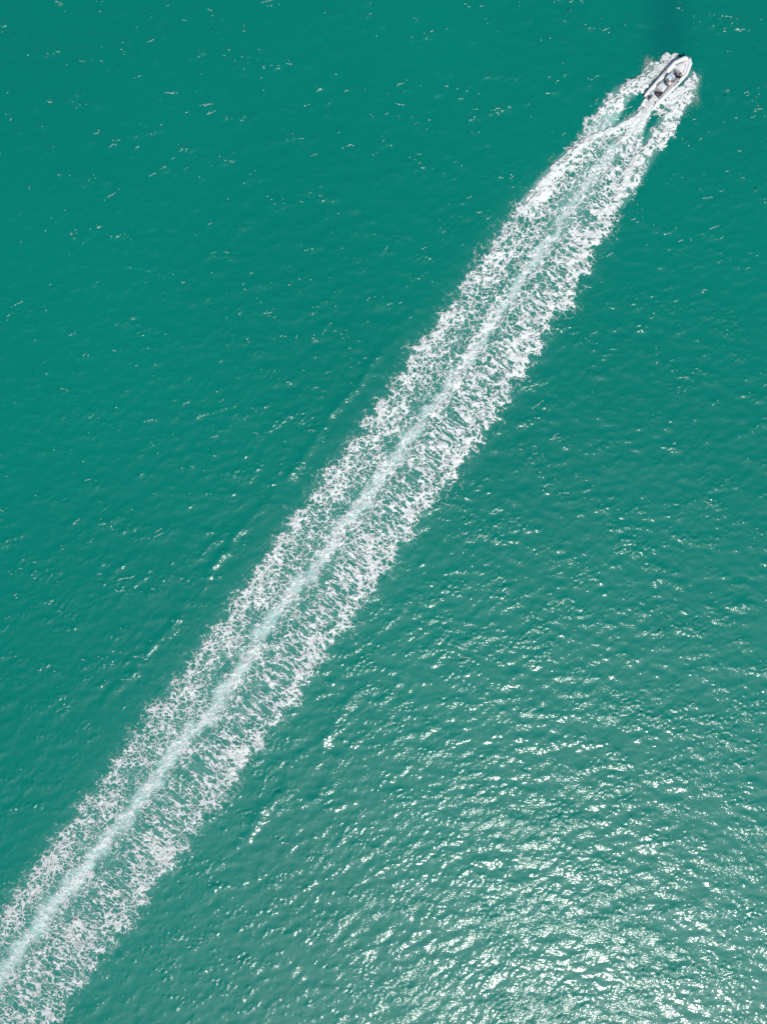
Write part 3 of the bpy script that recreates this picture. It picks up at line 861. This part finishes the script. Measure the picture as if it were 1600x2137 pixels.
def person(label, jt, top, bottom, hair, bald_sleeve='short', group=None):
    """jt: joints in boat space. One continuous body; clothes and hair are its children."""
    J = {k_: Vector(v) for k_, v in jt.items()}
    root = bpy.data.objects.new("person", None)
    col.objects.link(root)
    feet = (J['anL'] + J['anR']) / 2
    base = BOAT_M @ Vector((J['pelvis'].x, J['pelvis'].y, min(feet.z, J['pelvis'].z)))
    root.matrix_world = Matrix.Translation(base) @ BOAT_M.to_3x3().to_4x4()
    off = Vector((J['pelvis'].x, J['pelvis'].y, min(feet.z, J['pelvis'].z)))
    J = {k_: v - off for k_, v in J.items()}
    fw = (J['face'] - J['head']).normalized()
    for s_ in "LR":
        J['hand' + s_] = J['wr' + s_] + (J['wr' + s_] - J['el' + s_]).normalized() * 0.10
    J['waist'] = J['pelvis'].lerp(J['chest'], 0.45)
    J['neck'] = J['chest'].lerp(J['head'], 0.48)
    J['crown'] = J['head'] + (J['head'] - J['neck']).normalized() * 0.09
    J.pop('face')
    E_ = [("pelvis", "waist"), ("waist", "chest"), ("chest", "neck"), ("neck", "head"), ("head", "crown")] + limb_edges("L") + limb_edges("R")
    rad = dict(pelvis=(.15, .12), waist=(.14, .11), chest=(.165, .125), neck=.058, head=(.088, .10), crown=.062)
    for s_ in "LR":
        rad.update({"sh" + s_: .068, "el" + s_: .046, "wr" + s_: .034, "hand" + s_: .036, "hip" + s_: .095, "kn" + s_: .062, "an" + s_: .045, "toe" + s_: .038})
    order = ["pelvis"] + [k_ for k_ in J if k_ != "pelvis"]
    J = {k_: J[k_] for k_ in order}
    body = skin_obj("body", J, E_, rad, M['skin'], root)
    # fingers and thumb
    for s_ in "LR":
        d = (J['hand' + s_] - J['wr' + s_]).normalized()
        sd = d.cross(Vector((0, 0, 1)))
        sd = sd.normalized() if sd.length > 0.1 else Vector((0, 1, 0))
        up = sd.cross(d)
        def fingers(bm, d=d, sd=sd, up=up, c=J['hand' + s_]):
            for i, ln_ in enumerate((0.075, 0.085, 0.08, 0.062)):
                b0 = c + sd * (i - 1.5) * 0.020
                pipe(bm, [b0, b0 + d * ln_ * .6, b0 + d * ln_ * .9 - up * 0.03], [.010, .009, .007], 6)
            b0 = c - d * 0.04 - sd * 0.035
            pipe(bm, [b0, b0 + d * .03 - sd * .025, b0 + d * .06 - sd * .03], [.012, .010, .008], 6)
        bm = bmesh.new(); fingers(bm); finish("fingers", bm, M['skin'], root)
    # clothes: the body's own surface, lifted off the skin
    bpy.context.view_layer.update()
    dg = bpy.context.evaluated_depsgraph_get()
    bme = bpy.data.meshes.new_from_object(body.evaluated_get(dg))
    body.modifiers.clear()
    body.data = bme
    pts = np.array([v.co for v in bme.vertices])
    best = np.full(len(pts), 1e9); bone = np.zeros(len(pts), int); along = np.zeros(len(pts))
    for i, (p, q_) in enumerate(E_):
        A_ = np.array(J[p]); D_ = np.array(J[q_]) - A_
        t_ = np.clip(((pts - A_) @ D_) / max(1e-9, D_ @ D_), 0, 1)
        d_ = np.linalg.norm(pts - A_ - t_[:, None] * D_, axis=1)
        m_ = d_ < best
        best[m_] = d_[m_]; bone[m_] = i; along[m_] = t_[m_]
    nm = [p + ">" + q_ for p, q_ in E_]
    top_v = np.zeros(len(pts), bool); low_v = np.zeros(len(pts), bool)
    for i, k_ in enumerate(nm):
        m_ = bone == i
        if k_ in ("waist>chest", "chest>shL", "chest>shR") or (k_[:3] in ("shL", "shR") and bald_sleeve != 'short'):
            top_v |= m_
        elif k_[:3] in ("shL", "shR"):
            top_v |= m_ & (along < 0.75)
        elif k_[:3] in ("elL", "elR") and bald_sleeve != 'short':
            top_v |= m_ & (along < 0.85)
        elif k_ == "chest>neck":
            top_v |= m_ & (along < 0.55)
        elif k_ == "pelvis>waist":
            top_v |= m_ & (along > 0.15); low_v |= m_
        elif k_ in ("pelvis>hipL", "pelvis>hipR"):
            low_v |= m_
        elif k_[:4] in ("hipL", "hipR"):
            low_v |= m_ & ((along < 0.85) | (bald_sleeve != 'short'))
        elif k_[:3] in ("knL", "knR") and bald_sleeve != 'short':
            low_v |= m_ & (along < 0.8)
    for nm_, msk, off_, mt in (("shirt", top_v, 0.020, top), ("shorts" if bald_sleeve == 'short' else "trousers", low_v, 0.014, bottom)):
        bm = bmesh.new(); bm.from_mesh(bme)
        bm.verts.ensure_lookup_table()
        for v in bm.verts:
            v.co = v.co + v.normal * off_
        bmesh.ops.delete(bm, geom=[v for v in bm.verts if not msk[v.index]], context='VERTS')
        finish(nm_, bm, M[mt], root, angle=180)
    # hair cap and face features
    upv = (J['head'] - J['neck']).normalized()
    def haircap(bm):
        bmesh.ops.create_uvsphere(bm, u_segments=16, v_segments=10, radius=1.0)
        c = J['head'] + upv * 0.055 - fw * 0.025
        sd = upv.cross(fw).normalized()
        dead = [v for v in bm.verts if v.co.z < -0.30 and v.co.x > -0.1]
        bmesh.ops.delete(bm, geom=dead, context='VERTS')
        for v in bm.verts:
            k_ = 1 + 0.06 * math.sin(9 * v.co.x + 5 * v.co.y) * math.cos(7 * v.co.z)
            v.co = c + (fw * v.co.x * 0.118 + sd * v.co.y * 0.103 + upv * v.co.z * 0.115) * k_
    bm = bmesh.new(); haircap(bm); finish("hair", bm, M[hair], root)
    c = J['head']; sd = upv.cross(fw).normalized()
    bm = bmesh.new()
    v = [bm.verts.new(c + p) for p in (fw * .095 + upv * .03, fw * .092 - upv * .02 + sd * .018, fw * .092 - upv * .02 - sd * .018, fw * .125 - upv * .015)]
    for f in ((0, 1, 3), (0, 3, 2), (1, 2, 3), (0, 2, 1)):
        bm.faces.new([v[j] for j in f])
    finish("nose", bm, M['skin'], root)
    for s_ in (1, -1):
        bm = bmesh.new()
        pipe(bm, [c + sd * s_ * .085 + upv * .03 - fw * .01, c + sd * s_ * .10 - fw * .015, c + sd * s_ * .088 - upv * .03 - fw * .01], [.012, .018, .010], 6)
        finish("ear", bm, M['skin'], root)
        bm = bmesh.new()
        r_ = bmesh.ops.create_icosphere(bm, subdivisions=1, radius=0.013)
        for v in r_['verts']:
            v.co = v.co + c + fw * .088 + sd * s_ * .034 + upv * .022
        finish("eye", bm, M['hair_dark'], root)
    bm = bmesh.new()
    pipe(bm, [c + fw * .094 - upv * .055 + sd * .025, c + fw * .097 - upv * .057, c + fw * .094 - upv * .055 - sd * .025], .006, 5)
    finish("mouth", bm, M['lips'], root)
    tag(root, label, "person", group)
    return root


# helmsman standing to starboard of the footwell, hands on the wheel
person("person in a white shirt standing at the wheel of the boat",
       dict(pelvis=(2.32, -0.48, 1.16), chest=(2.40, -0.46, 1.52), head=(2.50, -0.45, 1.86), face=(2.62, -0.43, 1.84),
            shL=(2.40, -0.27, 1.55), elL=(2.58, -0.16, 1.32), wrL=(2.68, -0.06, 1.16),
            shR=(2.42, -0.66, 1.55), elR=(2.62, -0.74, 1.34), wrR=(2.76, -0.62, 1.18),
            hipL=(2.32, -0.38, 1.10), knL=(2.40, -0.36, 0.73), anL=(2.30, -0.36, 0.38), toeL=(2.45, -0.34, 0.34),
            hipR=(2.32, -0.58, 1.10), knR=(2.38, -0.60, 0.73), anR=(2.26, -0.60, 0.38), toeR=(2.41, -0.62, 0.34)),
       'shirt_white', 'cloth_beige', 'hair')
# passenger in black sitting on the starboard tube in front of the console
person("person in black clothing sitting on the tube ahead of the console",
       dict(pelvis=(4.12, -0.86, 0.86), chest=(4.16, -0.74, 1.24), head=(4.22, -0.62, 1.56), face=(4.27, -0.52, 1.53),
            shL=(4.33, -0.68, 1.26), elL=(4.40, -0.46, 1.10), wrL=(4.26, -0.36, 1.00),
            shR=(3.98, -0.80, 1.26), elR=(3.98, -0.56, 1.06), wrR=(4.10, -0.40, 0.98),
            hipL=(4.22, -0.82, 0.84), knL=(4.34, -0.40, 0.80), anL=(4.38, -0.38, 0.38), toeL=(4.42, -0.24, 0.34),
            hipR=(4.02, -0.84, 0.84), knR=(4.06, -0.42, 0.80), anR=(4.08, -0.40, 0.38), toeR=(4.10, -0.26, 0.34)),
       'cloth_black', 'cloth_black', 'hair', 'long')
# passenger in navy sitting on the stern bench
person("person in navy clothing reclining on the bench at the stern",
       dict(pelvis=(0.34, -0.20, 0.76), chest=(0.26, -0.24, 1.12), head=(0.26, -0.25, 1.45), face=(0.38, -0.26, 1.43),
            shL=(0.26, -0.05, 1.15), elL=(0.36, 0.08, 0.90), wrL=(0.58, 0.06, 0.84),
            shR=(0.24, -0.44, 1.15), elR=(0.16, -0.66, 0.95), wrR=(0.32, -0.80, 0.84),
            hipL=(0.40, -0.12, 0.74), knL=(0.86, -0.10, 0.80), anL=(1.08, -0.14, 0.40), toeL=(1.22, -0.14, 0.35),
            hipR=(0.40, -0.32, 0.74), knR=(0.86, -0.40, 0.80), anR=(1.14, -0.46, 0.40), toeR=(1.28, -0.48, 0.35)),
       'cloth_navy', 'cloth_navy', 'hair_dark', 'long')


def loose(name, label, cat, mat, fn, loc):
    bm = bmesh.new(); fn(bm)
    o = finish(name, bm, M[mat], None)
    o.matrix_world = BOAT_M @ Matrix.Translation(loc)
    return tag(o, label, cat)


def tote(bm):
    box(bm, (0, 0, 0.12), (0.24, 0.36, 0.22), 0.05, 3, taper=0.85)
    pipe(bm, [(-0.03, -0.1, 0.22), (-0.03, -0.06, 0.30), (-0.03, 0.06, 0.30), (-0.03, 0.1, 0.22)], 0.012, 6)


loose("tote_bag", "white bag resting on the lap of the person in black", "bag", 'shirt_white', tote, (4.20, -0.54, 0.87))


def duffel(bm):
    pipe(bm, [(-0.36, 0, 0.13), (-0.30, 0, 0.14), (-0.1, 0.01, 0.15), (0.12, -0.01, 0.15), (0.30, 0, 0.14), (0.36, 0, 0.13)], [.06, .125, .14, .14, .125, .06], 14)
    pipe(bm, [(-0.14, 0.05, 0.26), (-0.12, 0.03, 0.32), (0.12, 0.03, 0.32), (0.14, 0.05, 0.26)], 0.014, 6)


o = loose("duffel_bag", "dark duffel bag lying on the deck beside the helm seat", "bag", 'bag', duffel, (1.05, -0.45, 0.30))


# ------------------------------------------------------------------ spray thrown up by bow and propeller
def spray(name, label, clouds, seed):
    g = np.random.default_rng(seed)
    tv = np.array([(1, 0, 0), (-1, 0, 0), (0, 1, 0), (0, -1, 0), (0, 0, 1), (0, 0, -1)], float)
    tf = np.array([(0, 2, 4), (2, 1, 4), (1, 3, 4), (3, 0, 4), (2, 0, 5), (1, 2, 5), (3, 1, 5), (0, 3, 5)])
    V, F = [], []
    c = 0
    for (px, py, sx, sy, rot, zmax, cnt, rs) in clouds:
        cx, cy = (px - 800) / 15, (1068.5 - py) / 15
        for _ in range(cnt):
            a, b = g.normal(0, 1, 2)
            lx, ly = a * sx / 15, b * sy / 15
            x = cx + lx * math.cos(rot) - ly * math.sin(rot); y = cy + lx * math.sin(rot) + ly * math.cos(rot)
            z = 0.15 + zmax * abs(g.normal(0, 0.5)) * math.exp(-0.3 * (a * a + b * b))
            r_ = rs * math.exp(g.normal(-0.3, 0.45))
            V.append(tv * r_ * np.array([1, 1, 0.8]) + (x, y, z)); F.append(tf + c); c += 6
    V = np.concatenate(V); F = np.concatenate(F)
    me = bpy.data.meshes.new(name); me.from_pydata(V.tolist(), [], F.tolist())
    for p in me.polygons:
        p.use_smooth = True
    o = link(name, me, M_SPRAY)
    tag(o, label, "spray", kind="stuff")


M_SPRAY = simple("spray_droplets", (0.80, 0.81, 0.80), 0.4, noise=0.02)
spray("bow_spray", "white droplets of spray flung out either side of the bow",
      [(1352, 140, 6, 9, -0.5, 0.9, 924, 0.022), (1347, 128, 3, 5, 0.2, 0.9, 198, 0.019), (1366, 150, 7, 7, 0.4, 0.7, 572, 0.025),
       (1386, 134, 8, 7, 0.5, 0.6, 704, 0.028), (1375, 158, 9, 6, 0.7, 0.6, 572, 0.025),
       (1450, 178, 5, 14, -0.3, 0.7, 1144, 0.020), (1446, 205, 6, 10, 0.5, 0.6, 924, 0.020), (1440, 168, 6, 10, -0.2, 0.6, 660, 0.025),
       (1432, 215, 7, 7, 0.5, 0.5, 528, 0.022), (1422, 232, 8, 6, 0.6, 0.4, 352, 0.019),
       (1300, 190, 22, 9, 0.6, 0.4, 572, 0.019), (1250, 255, 16, 9, 0.8, 0.3, 396, 0.019), (1395, 262, 14, 8, 0.9, 0.3, 352, 0.019), (1352, 325, 12, 9, 0.9, 0.3, 308, 0.019)], 31)
spray("stern_spray", "white spray boiling up around the outboard motor",
      [(1354, 218, 6, 5, 0.8, 0.7, 924, 0.031), (1344, 234, 6, 5, 0.9, 0.6, 836, 0.028), (1336, 246, 7, 5, 0.9, 0.5, 704, 0.025), (1368, 214, 4, 5, 0.6, 0.4, 352, 0.025)], 32)
